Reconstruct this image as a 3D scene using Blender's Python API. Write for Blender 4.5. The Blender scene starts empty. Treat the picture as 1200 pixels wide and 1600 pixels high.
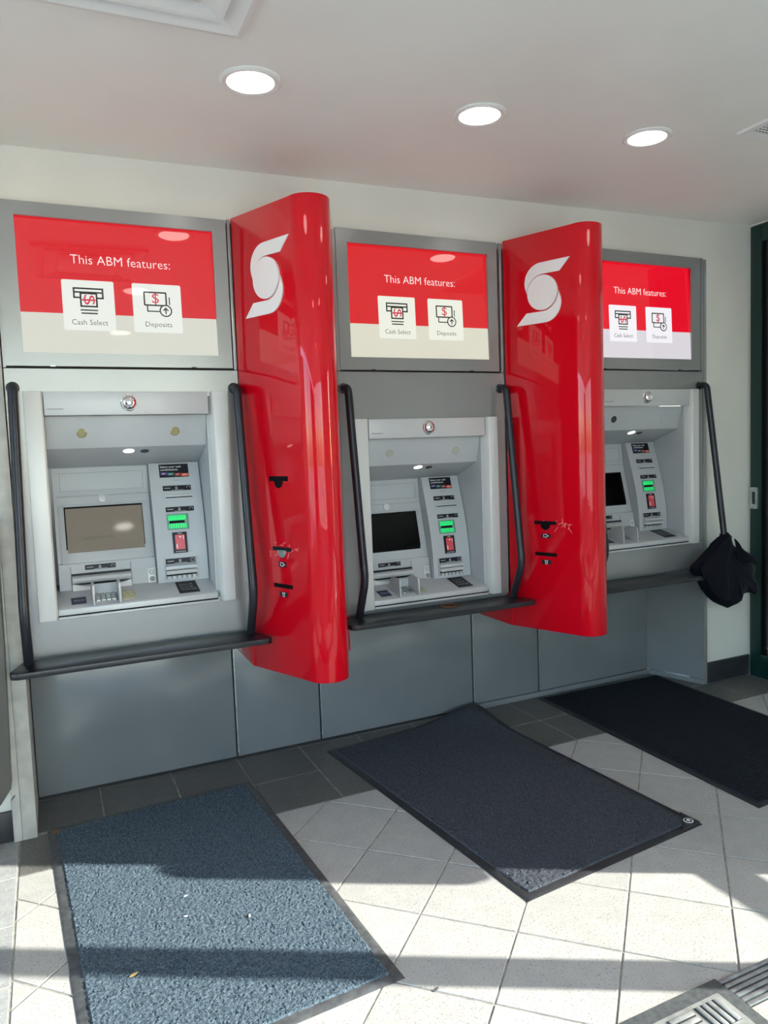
import bpy, bmesh, math, random
from mathutils import Vector, Matrix
import numpy as np
S = 0.33            # one floor tile in metres; builder coordinates below are in tiles
C = bpy.context.scene.collection
scn = bpy.context.scene
random.seed(4)

# ------------------------------------------------------------------ camera
F, YAW, PITCH, ROLL = 1178.826, 0.4420, 0.0801, -0.0352
CX, CY, CZ, DX, DY = -7.416, -9.484, 4.781, 30.785, -8.134
cy, sy, cp, sp = math.cos(YAW), math.sin(YAW), math.cos(PITCH), math.sin(PITCH)
fw = Vector((sy*cp, cy*cp, -sp)); r0 = Vector((cy, -sy, 0)); u0 = r0.cross(fw)
rt = math.cos(ROLL)*r0 + math.sin(ROLL)*u0
up = -math.sin(ROLL)*r0 + math.cos(ROLL)*u0
cd = bpy.data.cameras.new('camera'); cam = bpy.data.objects.new('camera', cd); C.objects.link(cam)
cam.matrix_world = Matrix(((rt.x, up.x, -fw.x, CX*S), (rt.y, up.y, -fw.y, CY*S), (rt.z, up.z, -fw.z, CZ*S), (0, 0, 0, 1)))
cd.sensor_fit = 'VERTICAL'; cd.sensor_height = 36; cd.lens = F/1600*36
cd.shift_x = -DX/1600; cd.shift_y = DY/1600; cd.clip_start = .02
scn.camera = cam

# ------------------------------------------------------------------ light
EXPO = 0.86; EM = 2**-EXPO
SUN_EL, SUN_AZ = math.radians(26), math.radians(30)
sdir = Vector((-math.cos(SUN_AZ)*math.cos(SUN_EL), math.sin(SUN_AZ)*math.cos(SUN_EL), -math.sin(SUN_EL)))
w = bpy.data.worlds.new('sky'); scn.world = w; w.use_nodes = True
nt = w.node_tree; sky = nt.nodes.new('ShaderNodeTexSky'); sky.sky_type = 'NISHITA'; sky.sun_disc = False
sky.sun_elevation = SUN_EL; sky.sun_rotation = math.atan2(-sdir.x, -sdir.y)
sky.air_density = 1.0; sky.dust_density = 1.0; sky.ozone_density = 1.0
nt.links.new(sky.outputs[0], nt.nodes['Background'].inputs[0]); nt.nodes['Background'].inputs[1].default_value = 0.68
sl = bpy.data.lights.new('sun', 'SUN'); sl.energy = 10.2; sl.angle = math.radians(.35); sl.color = (1, .96, .90)
so = bpy.data.objects.new('sun', sl); C.objects.link(so); so.rotation_euler = (-sdir).to_track_quat('Z', 'Y').to_euler(); so.location = (6, -8, 6)
scn.view_settings.view_transform = 'Standard'; scn.view_settings.look = 'None'
scn.view_settings.gamma = 1; scn.view_settings.use_curve_mapping = False; scn.view_settings.exposure = EXPO
LAMP = 7.0

# ------------------------------------------------------------------ materials
def mat(name, col, rough=.5, metal=0, coat=0, spec=.5, noise=0, nscale=8, bump=0, bscale=60, emit=None, estr=1, alt=None, rnd=0, fleck=None, fscale=90):
    m = bpy.data.materials.new(name); m.use_nodes = True; n = m.node_tree.nodes; l = m.node_tree.links; b = n['Principled BSDF']
    b.inputs['Roughness'].default_value = rough; b.inputs['Metallic'].default_value = metal
    b.inputs['Coat Weight'].default_value = coat; b.inputs['Coat Roughness'].default_value = .03
    b.inputs['Specular IOR Level'].default_value = spec
    b.inputs['Base Color'].default_value = (*col, 1)
    tc = n.new('ShaderNodeTexCoord')
    if noise or rnd or fleck:
        nz = n.new('ShaderNodeTexNoise'); nz.inputs['Scale'].default_value = nscale; nz.inputs['Detail'].default_value = 6
        l.new(tc.outputs['Object'], nz.inputs['Vector'])
        mx = n.new('ShaderNodeMix'); mx.data_type = 'RGBA'
        a2 = alt or tuple(c*(1-noise) for c in col)
        mx.inputs[6].default_value = (*col, 1); mx.inputs[7].default_value = (*a2, 1)
        rp = n.new('ShaderNodeMapRange'); rp.inputs[1].default_value = .35; rp.inputs[2].default_value = .65
        l.new(nz.outputs[0], rp.inputs[0]); l.new(rp.outputs[0], mx.inputs[0])
        out = mx.outputs[2]
        if fleck:
            n2 = n.new('ShaderNodeTexNoise'); n2.inputs['Scale'].default_value = fscale; n2.inputs['Detail'].default_value = 2
            l.new(tc.outputs['Object'], n2.inputs['Vector'])
            r2 = n.new('ShaderNodeMapRange'); r2.inputs[1].default_value = .59; r2.inputs[2].default_value = .69
            l.new(n2.outputs[0], r2.inputs[0]); m2 = n.new('ShaderNodeMix'); m2.data_type = 'RGBA'
            l.new(r2.outputs[0], m2.inputs[0]); l.new(out, m2.inputs[6]); m2.inputs[7].default_value = (*fleck, 1); out = m2.outputs[2]
        if rnd:
            oi = n.new('ShaderNodeObjectInfo'); r3 = n.new('ShaderNodeMapRange'); r3.inputs[3].default_value = 1-rnd; r3.inputs[4].default_value = 1+rnd
            l.new(oi.outputs['Random'], r3.inputs[0]); vm = n.new('ShaderNodeVectorMath'); vm.operation = 'SCALE'
            l.new(out, vm.inputs[0]); l.new(r3.outputs[0], vm.inputs['Scale']); out = vm.outputs[0]
        l.new(out, b.inputs['Base Color'])
    if bump:
        nb = n.new('ShaderNodeTexNoise'); nb.inputs['Scale'].default_value = bscale; nb.inputs['Detail'].default_value = 3
        l.new(tc.outputs['Object'], nb.inputs['Vector']); bp = n.new('ShaderNodeBump'); bp.inputs['Strength'].default_value = bump
        bp.inputs['Distance'].default_value = .004; l.new(nb.outputs[0], bp.inputs['Height']); l.new(bp.outputs[0], b.inputs['Normal'])
    if emit:
        b.inputs['Emission Color'].default_value = (*emit, 1); b.inputs['Emission Strength'].default_value = estr*EM
    return m
M = {}
M['wall'] = mat('painted_wall', (.76, .75, .69), .6, noise=.05, nscale=3, bump=.05, bscale=120)
M['ceiling'] = mat('ceiling_paint', (.88, .87, .81), .45, noise=.04, nscale=2)
M['white'] = mat('white_enamel', (.78, .77, .74), .4)
M['grey'] = mat('grey_powder_coat', (.335, .338, .340), .24, metal=.35, noise=.07, nscale=3, spec=.5)
M['greyd'] = mat('grey_laminate', (.24, .26, .275), .17, noise=.1, nscale=2.5, metal=.15)
M['seam'] = mat('dark_gap', (.012, .012, .014), .6)
M['silver'] = mat('silver_plastic', (.56, .57, .58), .38, metal=.15, noise=.04, nscale=5)
M['pale'] = mat('pale_silver_paint', (.68, .68, .67), .35, noise=.03, nscale=4, metal=.1)
M['lamin'] = mat('module_grey', (.50, .52, .54), .42, noise=.05, nscale=6)
M['red'] = mat('red_gloss', (.62, .0008, .010), .30, coat=.85, spec=.08)
M['emblem'] = mat('white_acrylic', (.82, .81, .82), .25, spec=.5)
M['black'] = mat('black_slot', (.003, .003, .004), .6, spec=.1)
M['rail'] = mat('dark_handrail_paint', (.026, .028, .038), .33, metal=.3, noise=.3, nscale=14)
M['ledge'] = mat('dark_ledge_paint', (.018, .020, .026), .33, noise=.35, nscale=10)
M['base'] = mat('vinyl_baseboard', (.028, .030, .036), .45, noise=.2, nscale=8)
M['tilel'] = mat('beige_stone_tile', (.47, .457, .43), .5, noise=.09, nscale=14, fleck=(.26, .24, .22), fscale=160, rnd=.05, bump=.08, bscale=200)
M['tiled'] = mat('dark_stone_tile', (.125, .12, .112), .5, noise=.15, nscale=12, fleck=(.26, .25, .23), fscale=170, rnd=.08, bump=.06, bscale=200)
M['tileg'] = mat('pale_grey_tile', (.36, .365, .36), .5, noise=.2, nscale=26, fleck=(.5, .5, .49), fscale=150, rnd=.04, bump=.06, bscale=200)
M['grout'] = mat('grout', (.40, .375, .33), .85, noise=.4, nscale=25)
def carpet(n, c, a, fl): return mat(n, c, .95, alt=a, noise=.4, nscale=130, bump=.9, bscale=330, spec=.1, fleck=fl, fscale=500)
M['mat1'] = carpet('blue_grey_carpet', (.125, .168, .202), (.036, .060, .084), (.30, .37, .42))
M['mat2'] = carpet('slate_carpet', (.095, .104, .120), (.050, .056, .068), (.12, .14, .17))
M['mat3'] = carpet('charcoal_carpet', (.026, .031, .038), (.014, .018, .024), (.04, .045, .05))
M['rubber'] = mat('black_rubber', (.028, .030, .034), .5, noise=.3, nscale=30)
M['rubberg'] = mat('dusty_rubber', (.10, .11, .115), .55, noise=.4, nscale=60)
M['rubberd'] = mat('sunlit_rubber', (.055, .058, .062), .5, noise=.5, nscale=40, alt=(.10, .105, .11))  # black border rubber with sunlight put into its colour, for the left mat
M['scrap'] = mat('worn_rubber_tread', (.30, .31, .30), .5, noise=.3, nscale=30)
M['alu'] = mat('aluminium', (.55, .60, .61), .35, metal=.75, noise=.3, nscale=40)
M['chrome'] = mat('mirror_chrome', (.85, .85, .86), .04, metal=1)
M['brass'] = mat('lens_brass', (.50, .44, .22), .25, metal=.7)
M['lensd'] = mat('dark_lens', (.03, .03, .035), .15)
M['lensg'] = mat('clouded_lens', (.42, .45, .36), .3)
M['label'] = mat('label_black', (.012, .013, .020), .4, spec=.25)
M['navy'] = mat('label_navy', (.012, .018, .07), .35)
M['text'] = mat('label_text', (.8, .8, .8), .5)
M['dim'] = mat('label_text_dim', (.30, .30, .31), .5)
M['screen'] = mat('dark_screen', (.002, .002, .003), .10, spec=.25)
M['screen1'] = mat('idle_screen', (.03, .027, .02), .05, spec=.8, emit=(.125, .108, .08), estr=1)
M['screen1t'] = mat('idle_screen_text', (.02, .02, .02), .1, emit=(.085, .075, .056), estr=1)
M['green'] = mat('green_light', (.02, .5, .12), .3, emit=(.005, .50, .12), estr=1.0)
M['greend'] = mat('green_bezel', (.10, .30, .20), .3)
M['pinred'] = mat('reader_red', (.50, .06, .07), .3, emit=(.22, .02, .03), estr=.6)
M['led'] = mat('lamp_white', (1, 1, 1), .5, emit=(1, .99, .95), estr=2.5)
M['ledbig'] = mat('downlight_diffuser', (1, 1, 1), .5, emit=(1, .95, .86), estr=LAMP)
for k, rd, wt, cdc in (('a', (.66, .012, .020), (.66, .66, .58), (.80, .83, .77)), ('b', (.68, .012, .018), (.70, .68, .56), (.83, .85, .74)), ('c', (.78, .0015, .018), (.70, .66, .71), (.90, .88, .92))):
    M['dr'+k] = mat('display_red', (.02, .01, .01), .025, emit=rd, spec=.6)
    M['dw'+k] = mat('display_white', (.02, .02, .02), .025, emit=wt, spec=.6)
    M['dc'+k] = mat('display_card', (.02, .02, .02), .025, emit=cdc, spec=.6)
M['dtext'] = mat('display_text_white', (.02, .02, .02), .1, emit=(.95, .85, .82), spec=.5)
M['dink'] = mat('display_ink', (.01, .01, .01), .1, spec=.5, emit=(.025, .025, .022))
M['dcap'] = mat('display_caption', (.01, .01, .01), .1, spec=.5, emit=(.05, .05, .045))
M['dpink'] = mat('display_dollar', (.01, .01, .01), .1, spec=.5, emit=(.62, .04, .08))
M['purple'] = mat('swatch_purple', (.12, .04, .25), .4); M['teal'] = mat('swatch_teal', (.01, .20, .14), .4)
M['sred'] = mat('swatch_red', (.45, .02, .03), .4); M['orange'] = mat('swatch_orange', (.8, .16, .09), .4)
M['door'] = mat('dark_green_door_paint', (.003, .030, .027), .35, noise=.2, nscale=3)
M['bag'] = mat('navy_nylon', (.003, .004, .011), .6, spec=.15, noise=.4, nscale=10, bump=.35, bscale=30)
M['bagl'] = mat('black_lining', (.003, .003, .005), .7)
M['strip'] = mat('beige_trim_paint', (.46, .46, .43), .5, noise=.35, nscale=16, alt=(.36, .36, .34))
M['plate'] = mat('dark_grey_plate', (.085, .083, .078), .4)
M['leaf'] = mat('dry_leaf', (.45, .33, .12), .7); M['crumb'] = mat('pale_crumb', (.7, .68, .55), .7)
M['rust'] = mat('orange_brown', (.22, .09, .03), .5)
M['scr'] = mat('scratch_white', (.9, .45, .45), .5)
M['pave'] = mat('concrete_paving', (.66, .65, .61), .8, noise=.2, nscale=2)
M['grille'] = mat('vent_grille', (.10, .085, .075), .6)
M['beige'] = mat('beige_blind', (.62, .58, .50), .7)
gm = bpy.data.materials.new('window_glass'); gm.use_nodes = True; n = gm.node_tree.nodes; l = gm.node_tree.links; n.remove(n['Principled BSDF'])
tr = n.new('ShaderNodeBsdfTransparent'); gl = n.new('ShaderNodeBsdfGlossy'); gl.inputs['Roughness'].default_value = .02; fr = n.new('ShaderNodeFresnel'); mx = n.new('ShaderNodeMixShader')
tr.inputs[0].default_value = (.94, .96, .95, 1)
l.new(fr.outputs[0], mx.inputs[0]); l.new(tr.outputs[0], mx.inputs[1]); l.new(gl.outputs[0], mx.inputs[2]); l.new(mx.outputs[0], n['Material Output'].inputs[0])
M['glass'] = gm

# ------------------------------------------------------------------ builders
class MB:
    def __init__(s): s.v = []; s.f = []
    def add(s, vs, fs):
        o = len(s.v); s.v += [tuple(a) for a in vs]; s.f += [tuple(o+i for i in f) for f in fs]; return s
    def box(s, x0, x1, y0, y1, z0, z1):
        return s.add([(x0,y0,z0),(x1,y0,z0),(x1,y1,z0),(x0,y1,z0),(x0,y0,z1),(x1,y0,z1),(x1,y1,z1),(x0,y1,z1)],
                     [(0,3,2,1),(4,5,6,7),(0,1,5,4),(1,2,6,5),(2,3,7,6),(3,0,4,7)])
    def prism(s, pts, z0, z1):                       # plan polygon (x,y) counter-clockwise
        n = len(pts)
        return s.add([(x,y,z0) for x,y in pts]+[(x,y,z1) for x,y in pts], [tuple(range(n))[::-1], tuple(range(n,2*n))]+[(i,(i+1)%n,(i+1)%n+n,i+n) for i in range(n)])
    def front(s, pts, y0, y1):                       # elevation polygon (x,z) ccw seen from -y ; y0 = nearer
        n = len(pts)
        return s.add([(x,y0,z) for x,z in pts]+[(x,y1,z) for x,z in pts], [tuple(range(n)), tuple(range(n,2*n))[::-1]]+[(i,i+n,(i+1)%n+n,(i+1)%n) for i in range(n)])
    def profx(s, pts, x0, x1):                       # profile polygon (y,z)
        n = len(pts)
        return s.add([(x0,y,z) for y,z in pts]+[(x1,y,z) for y,z in pts], [tuple(range(n))[::-1], tuple(range(n,2*n))]+[(i,(i+1)%n,(i+1)%n+n,i+n) for i in range(n)])
    def hexa(s, a, b):                               # two quads -> solid
        return s.add(list(a)+list(b), [(0,1,2,3),(7,6,5,4),(0,4,5,1),(1,5,6,2),(2,6,7,3),(3,7,4,0)])
    def slab(s, x0, x1, z0, z1, prof, d=.012, back=.02, n=1):
        for k in range(n):
            a = z0+(z1-z0)*k/n; b = z0+(z1-z0)*(k+1)/n
            s.hexa([(x0,prof(a)-d,a),(x1,prof(a)-d,a),(x1,prof(b)-d,b),(x0,prof(b)-d,b)],
                   [(x0,prof(a)+back,a),(x1,prof(a)+back,a),(x1,prof(b)+back,b),(x0,prof(b)+back,b)])
        return s
    def rings(s, rings, closed=True, cap=True):
        n = len(rings[0]); o = len(s.v)
        for r in rings: s.v += [tuple(a) for a in r]
        for k in range(len(rings)-1):
            for i in range(n if closed else n-1):
                j = (i+1) % n; s.f.append((o+k*n+i, o+k*n+j, o+(k+1)*n+j, o+(k+1)*n+i))
        if cap: s.f.append(tuple(o+i for i in range(n))[::-1]); s.f.append(tuple(o+(len(rings)-1)*n+i for i in range(n)))
        return s
    def tube(s, pts, r, n=12, rads=None):
        pts = [Vector(a) for a in pts]; R = []; ref = None
        for i, a in enumerate(pts):
            t = (pts[min(i+1,len(pts)-1)]-pts[max(i-1,0)]).normalized()
            if ref is None: ref = t.orthogonal().normalized()
            ref = (ref - t*ref.dot(t)).normalized(); b = t.cross(ref); q = rads[i] if rads else r
            R.append([a+ref*math.cos(2*math.pi*k/n)*q+b*math.sin(2*math.pi*k/n)*q for k in range(n)])
        return s.rings(R)
    def lathe(s, c, ax, prof, n=24):                 # prof: (radius, height along ax)
        c = Vector(c); ax = Vector(ax).normalized(); u = ax.orthogonal().normalized(); v = ax.cross(u)
        return s.rings([[c+ax*h+u*math.cos(2*math.pi*k/n)*r+v*math.sin(2*math.pi*k/n)*r for k in range(n)] for r, h in prof])
    def build(s, name, m, parent=None, smooth=False, bevel=0, seg=2, flip=True):
        off = Vector((0,0,0))
        p = parent; 
        while p is not None: off += Vector(p.location); p = p.parent
        me = bpy.data.meshes.new(name)
        me.from_pydata([(x*S-off.x, y*S-off.y, z*S-off.z) for x,y,z in s.v], [], s.f); me.update()
        bm = bmesh.new(); bm.from_mesh(me); bmesh.ops.recalc_face_normals(bm, faces=bm.faces)
        if bevel:
            es = [e for e in bm.edges if len(e.link_faces) == 2 and e.calc_face_angle(0) > .5]
            bmesh.ops.bevel(bm, geom=es, offset=bevel*S, segments=seg, affect='EDGES', profile=.5, clamp_overlap=True)
        bm.to_mesh(me); bm.free()
        if smooth or bevel:
            me.polygons.foreach_set('use_smooth', [True]*len(me.polygons))
            try: me.set_sharp_from_angle(angle=math.radians(35))
            except Exception: pass
        me.materials.append(m); o = bpy.data.objects.new(name, me); C.objects.link(o); o.parent = parent
        return o
def tag(o, label=None, cat=None, group=None, kind=None):
    if label: o['label'] = label
    if cat: o['category'] = cat
    if group: o['group'] = group
    if kind: o['kind'] = kind
    return o
def empty(name, x, y, z, label=None, cat=None, group=None):
    o = bpy.data.objects.new(name, None); C.objects.link(o); o.location = (x*S, y*S, z*S); o.empty_display_size = .05
    return tag(o, label, cat, group)
def copy_tree(o, parent=None):
    c = o.copy(); C.objects.link(c); c.parent = parent
    for ch in [k for k in bpy.data.objects if k.parent == o]: copy_tree(ch, c)
    return c
def text(name, body, origin, ex, ez, width, height, m, parent, off=0.0, ext=.0012, bold=0):
    """flat lettering: origin = lower left (tiles), ex/ez unit directions, fitted to width x cap height"""
    cu = bpy.data.curves.new(name, 'FONT'); cu.body = body; cu.size = 1; cu.resolution_u = 2; cu.offset = bold; cu.space_line = .95
    t = bpy.data.objects.new(name+'_t', cu); C.objects.link(t); dg = bpy.context.evaluated_depsgraph_get(); dg.update()
    me = bpy.data.meshes.new_from_object(t.evaluated_get(dg)); bpy.data.objects.remove(t)
    bm = bmesh.new(); bm.from_mesh(me)
    xs = [v.co.x for v in bm.verts]; ys = [v.co.y for v in bm.verts]; x0, x1, y0, y1 = min(xs), max(xs), min(ys), max(ys)
    ex = Vector(ex).normalized(); ez = Vector(ez).normalized(); nn = ex.cross(ez); O = Vector(origin)
    loc = Vector((0,0,0)); p = parent
    while p is not None: loc += Vector(p.location); p = p.parent
    for v in bm.verts:
        q = O + ex*((v.co.x-x0)/(x1-x0)*width) + ez*((v.co.y-y0)/(y1-y0)*height) + nn*off
        v.co = q*S - loc
    r = bmesh.ops.extrude_face_region(bm, geom=list(bm.faces)); bmesh.ops.translate(bm, verts=[v for v in r['geom'] if isinstance(v, bmesh.types.BMVert)], vec=nn*ext)
    bmesh.ops.recalc_face_normals(bm, faces=bm.faces); bm.to_mesh(me); bm.free()
    me.materials.clear(); me.materials.append(m); o = bpy.data.objects.new(name, me); C.objects.link(o); o.parent = parent; return o
X3, Z3 = (1,0,0), (0,0,1)
def struct(o): o['kind'] = 'structure'; return o
def arc(cx, cz, r, a0, a1, n): return [(cx+r*math.cos(math.radians(a0+(a1-a0)*i/n)), cz+r*math.sin(math.radians(a0+(a1-a0)*i/n))) for i in range(n+1)]
def rrect(x0, x1, z0, z1, r, n=4):
    return arc(x1-r, z0+r, r, -90, 0, n)+arc(x1-r, z1-r, r, 0, 90, n)+arc(x0+r, z1-r, r, 90, 180, n)+arc(x0+r, z0+r, r, 180, 270, n)

# ------------------------------------------------------------------ structure
WY = 1.0                                            # back wall plane behind the fascia
XL, XR, YF = -13.0, 5.05, -15.0
floor = struct(MB().box(XL, XR, YF, 2.3, -.3, -.010).build('floor', M['grout']))
def clip(poly, a, b, c):                            # keep a*x+b*y <= c
    out = []
    for i in range(len(poly)):
        p, q = poly[i], poly[(i+1) % len(poly)]; dp = a*p[0]+b*p[1]-c; dq = a*q[0]+b*q[1]-c
        if dp <= 0: out.append(p)
        if (dp < 0) != (dq < 0) and abs(dp-dq) > 1e-9:
            t = dp/(dp-dq); out.append((p[0]+(q[0]-p[0])*t, p[1]+(q[1]-p[1])*t))
    return out
def inset(poly, g):
    n = len(poly); A = sum(poly[i][0]*poly[(i+1)%n][1]-poly[(i+1)%n][0]*poly[i][1] for i in range(n))/2
    if A < 0: poly = poly[::-1]
    out = list(poly)
    for i in range(n):
        p, q = poly[i], poly[(i+1)%n]; dx, dy = q[0]-p[0], q[1]-p[1]; L = math.hypot(dx, dy)
        if L < 1e-6: continue
        a, b = dy/L, -dx/L; out = clip(out, a, b, a*p[0]+b*p[1]-g)
        if len(out) < 3: return []
    return out
rest = MB()
def tile(poly, m, vis=True, g=.012):
    q = inset(poly, g)
    if len(q) < 3: return
    A = abs(sum(q[i][0]*q[(i+1)%len(q)][1]-q[(i+1)%len(q)][0]*q[i][1] for i in range(len(q)))/2)
    if A < .01: return
    h = random.uniform(-.004, .0)
    if vis: MB().prism(q, -.03, h).build('tile', m, floor, bevel=.005, seg=1)
    else: rest.prism(q, -.03, h)
def inview(cx, cyy): return -8.6 < cx < 5.1 and cyy > -5.6 and (cyy > -3.9 or cx < .6)
# dark border rows along the machine wall, joints every tile
for row in (0, 1, 2):
    for i in range(-10, 6):
        x0, x1 = i, min(i+1, XR)
        if x1-x0 < .2: continue
        y0, y1 = row, min(row+1, 2.2)
        for xa, xb in (((x0, x1),) if i >= -8 or row == 0 else ()):
            yy = min(y1, .96) if (xa < -7.9 or xb > 3.9) and row == 0 else y1
            if row and (xa < -8.05 or xa > 3.2 and row > 0): continue
            tile([(xa,y0),(xb,y0),(xb,yy),(xa,yy)], M['tiled'] if i >= -8 else M['tileg'])
# pale grey border column left of x=-8
for j in range(-15, 0):
    tile([(-9,j),(-8,j),(-8,j+1),(-9,j+1)], M['tileg'], j >= -4)
    rest_g = None
# diagonal beige field
for i in range(-16, 22):
    for j in range(-16, 14):
        def L(a, b): return (((a-2)+(b-4))/2**.5, (-(a-2)+(b-4))/2**.5)
        q = [L(i,j), L(i+1,j), L(i+1,j+1), L(i,j+1)]
        q = clip(q, 0, 1, 0); q = clip(q, -1, 0, 8) if len(q) > 2 else q; q = clip(q, 1, 0, XR) if len(q) > 2 else q; q = clip(q, 0, -1, 15) if len(q) > 2 else q
        if len(q) < 3: continue
        mx_, my_ = sum(a for a,_ in q)/len(q), sum(b for _,b in q)/len(q)
        tile(q, M['tilel'], inview(mx_, my_), .010)
for i in range(-13, -9):
    for j in range(-15, 1): rest.box(i+.01, i+.99, j+.01, j+.99, -.03, 0)
ro = rest.build('tile_field', M['tilel'], floor); ro['kind'] = 'stuff'
def zc(x): return 8.655+.0150*(x+1.0)
cm = MB().hexa([(XL-.3,YF-.3,zc(XL-.3)),(XR+.3,YF-.3,zc(XR+.3)),(XR+.3,2.4,zc(XR+.3)),(XL-.3,2.4,zc(XL-.3))], [(XL-.3,YF-.3,9.3),(XR+.3,YF-.3,9.3),(XR+.3,2.4,9.3),(XL-.3,2.4,9.3)])
struct(cm.build('ceiling', M['ceiling']))
struct(MB().box(-8.0, 3.86, 2.12, 2.4, -.03, 8.0).build('wall_back', M['wall']))
struct(MB().box(XL-.3, -8.0, WY, WY+.35, -.03, 9).build('wall_back_left', M['wall']))
struct(MB().box(3.86, XR+.35, WY, WY+.35, -.03, 9).build('wall_back_right', M['wall']))
struct(MB().box(-8.0, 3.86, WY, WY+1.4, 7.88, 9).build('wall_back_upper', M['wall']))
struct(MB().box(XL, -8.06, .95, WY, 0, .385).build('baseboard_left', M['base'], bevel=.012))
struct(MB().box(3.86, XR, .95, WY, 0, .40).build('baseboard_right', M['base'], bevel=.012))
# end strips left of the first bay
struct(MB().box(-7.965, -7.80, .90, 2.1, 0, 7.95).build('trim_1', M['strip'], bevel=.004))
struct(MB().box(-8.055, -7.968, .903, WY, .60, 8.5).build('trim_2', M['strip']))
struct(MB().front([(-8.065,0),(-7.968,0),(-7.968,.62),(-7.99,.62),(-8.065,.53)], .901, WY).build('trim_3', M['strip'], bevel=.004))
# right wall: blank shell with door (near machines) and sunlit glazing behind camera side
wr = MB().box(XR, XR+.35, -7.28, -1.6, -.03, 9.2).box(XR, XR+.35, -1.6, .96, 8.72, 9.2).box(XR, XR+.35, -15, -7.28, 8.15, 9.2).box(XR, XR+.35, -15.3, -10.7, -.03, 9.2)
struct(wr.build('wall_right', M['wall']))
d1 = empty('door_1', XR, -.3, 0); d1['kind'] = 'structure'; 
MB().box(XR-.03, XR+.12, .68, .93, -.01, 8.70).build('stile', M['door'], d1, bevel=.015)
MB().box(XR-.03, XR+.12, -1.58, -1.3, -.01, 8.70).build('stile', M['door'], d1, bevel=.015)
MB().box(XR-.03, XR+.12, -1.3, .68, -.01, .46).build('bottom_rail', M['door'], d1, bevel=.015)
MB().box(XR-.03, XR+.12, -1.3, .68, 8.38, 8.70).build('top_rail', M['door'], d1, bevel=.015)
MB().box(XR+.02, XR+.05, -1.3, .68, .46, 8.38).build('pane', M['glass'], d1)
MB().box(XR+.0, XR+.10, .61, .68, .46, 8.38).build('glazing_bead', M['black'], d1)
lp = MB().front([(-.0,0)]*0 or rrect(.745, .90, 3.33, 3.745, .02), 0, 0)
pl = MB(); pts = rrect(.745, .90, 3.33, 3.745, .02); nn_ = len(pts)
pl.add([(XR-.055, a, b) for a,b in pts]+[(XR-.03, a, b) for a,b in pts], [tuple(range(nn_)), tuple(range(nn_,2*nn_))[::-1]]+[(i,(i+1)%nn_,(i+1)%nn_+nn_,i+nn_) for i in range(nn_)])
lpo = pl.build('latch_plate', M['alu'], d1); lpo['label'] = 'pale metal latch plate'
MB().box(XR-.062, XR-.05, .79, .855, 3.42, 3.66).build('latch_opening', M['lensd'], lpo)
struct(MB().box(XR+1.8, XR+2.0, -6, 3.0, -.3, 16).build('sun_block_wall', M['beige']))  # beige backdrop added past the door, raised high to block the sun
# sunlit shopfront glazing in the right wall (behind and beside the viewer)
w1 = empty('window_1', XR, -9, 0); w1['kind'] = 'structure'
def wbox(n_, *a): return MB().box(*a).build(n_, M['door'], w1)
wbox('bottom_rail', XR, XR+.2, -10.7, -7.28, 0, .45)
wbox('middle_rail', XR+.02, XR+.18, -10.7, -7.28, 3.34, 3.58)
wbox('mullion', XR+.02, XR+.18, -9.40, -9.03, .45, 8.15)
MB().front([(0,0)]*0 or [(0,0),(1,0),(1,1)], 0, 0)
hp = MB(); pts = rrect(-7.58, -7.2, 4.72, 6.55, .16); k_ = len(pts)
hp.add([(XR-.02, a, b) for a,b in pts]+[(XR+.1, a, b) for a,b in pts], [tuple(range(k_)), tuple(range(k_,2*k_))[::-1]]+[(i,(i+1)%k_,(i+1)%k_+k_,i+k_) for i in range(k_)])
hp.build('shadow_plate', M['door'], w1)  # unseen plate, added to cast the rounded jog in the sun patch edge
MB().box(XR+.08, XR+.10, -10.7, -7.28, .45, 8.15).build('pane', M['glass'], w1)
# left and front glazing (never in frame, daylight comes through them)
struct(MB().box(XL-.3, XL, -15, 1.3, -.03, .9).box(XL-.3, XL, -15, 1.3, 8.4, 9).box(XL-.3, XL, -1.2, 1.3, .9, 8).build('wall_left', M['wall']))
w2 = empty('window_2', XL, -8, .9); w2['kind'] = 'structure'
for y in (-14.9, -11.6, -8.1, -4.6, -1.35): MB().box(XL-.2, XL-.05, y, y+.15, .9, 8).build('mullion', M['door'], w2)
MB().box(XL-.14, XL-.12, -14.9, -1.2, .9, 8).build('pane', M['glass'], w2)
struct(MB().box(XL, -1.5, YF-.3, YF, -.03, .1).box(XL, -1.5, YF-.3, YF, 8.4, 9).box(-1.5, XR, YF-.3, YF, -.03, 9).build('wall_front', M['wall']))
w3 = empty('window_3', -9, YF, .5); w3['kind'] = 'structure'
for x in (XL, -9.5, -5.6, -1.7): MB().box(x, x+.2, YF-.2, YF-.05, .1, 8.4).build('mullion', M['door'], w3)
MB().box(XL, -1.5, YF-.14, YF-.12, .1, 8.4).build('pane', M['glass'], w3)
struct(MB().box(-80, 80, -80, 40, -.5, -.32).build('ground', M['pave']))

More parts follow.
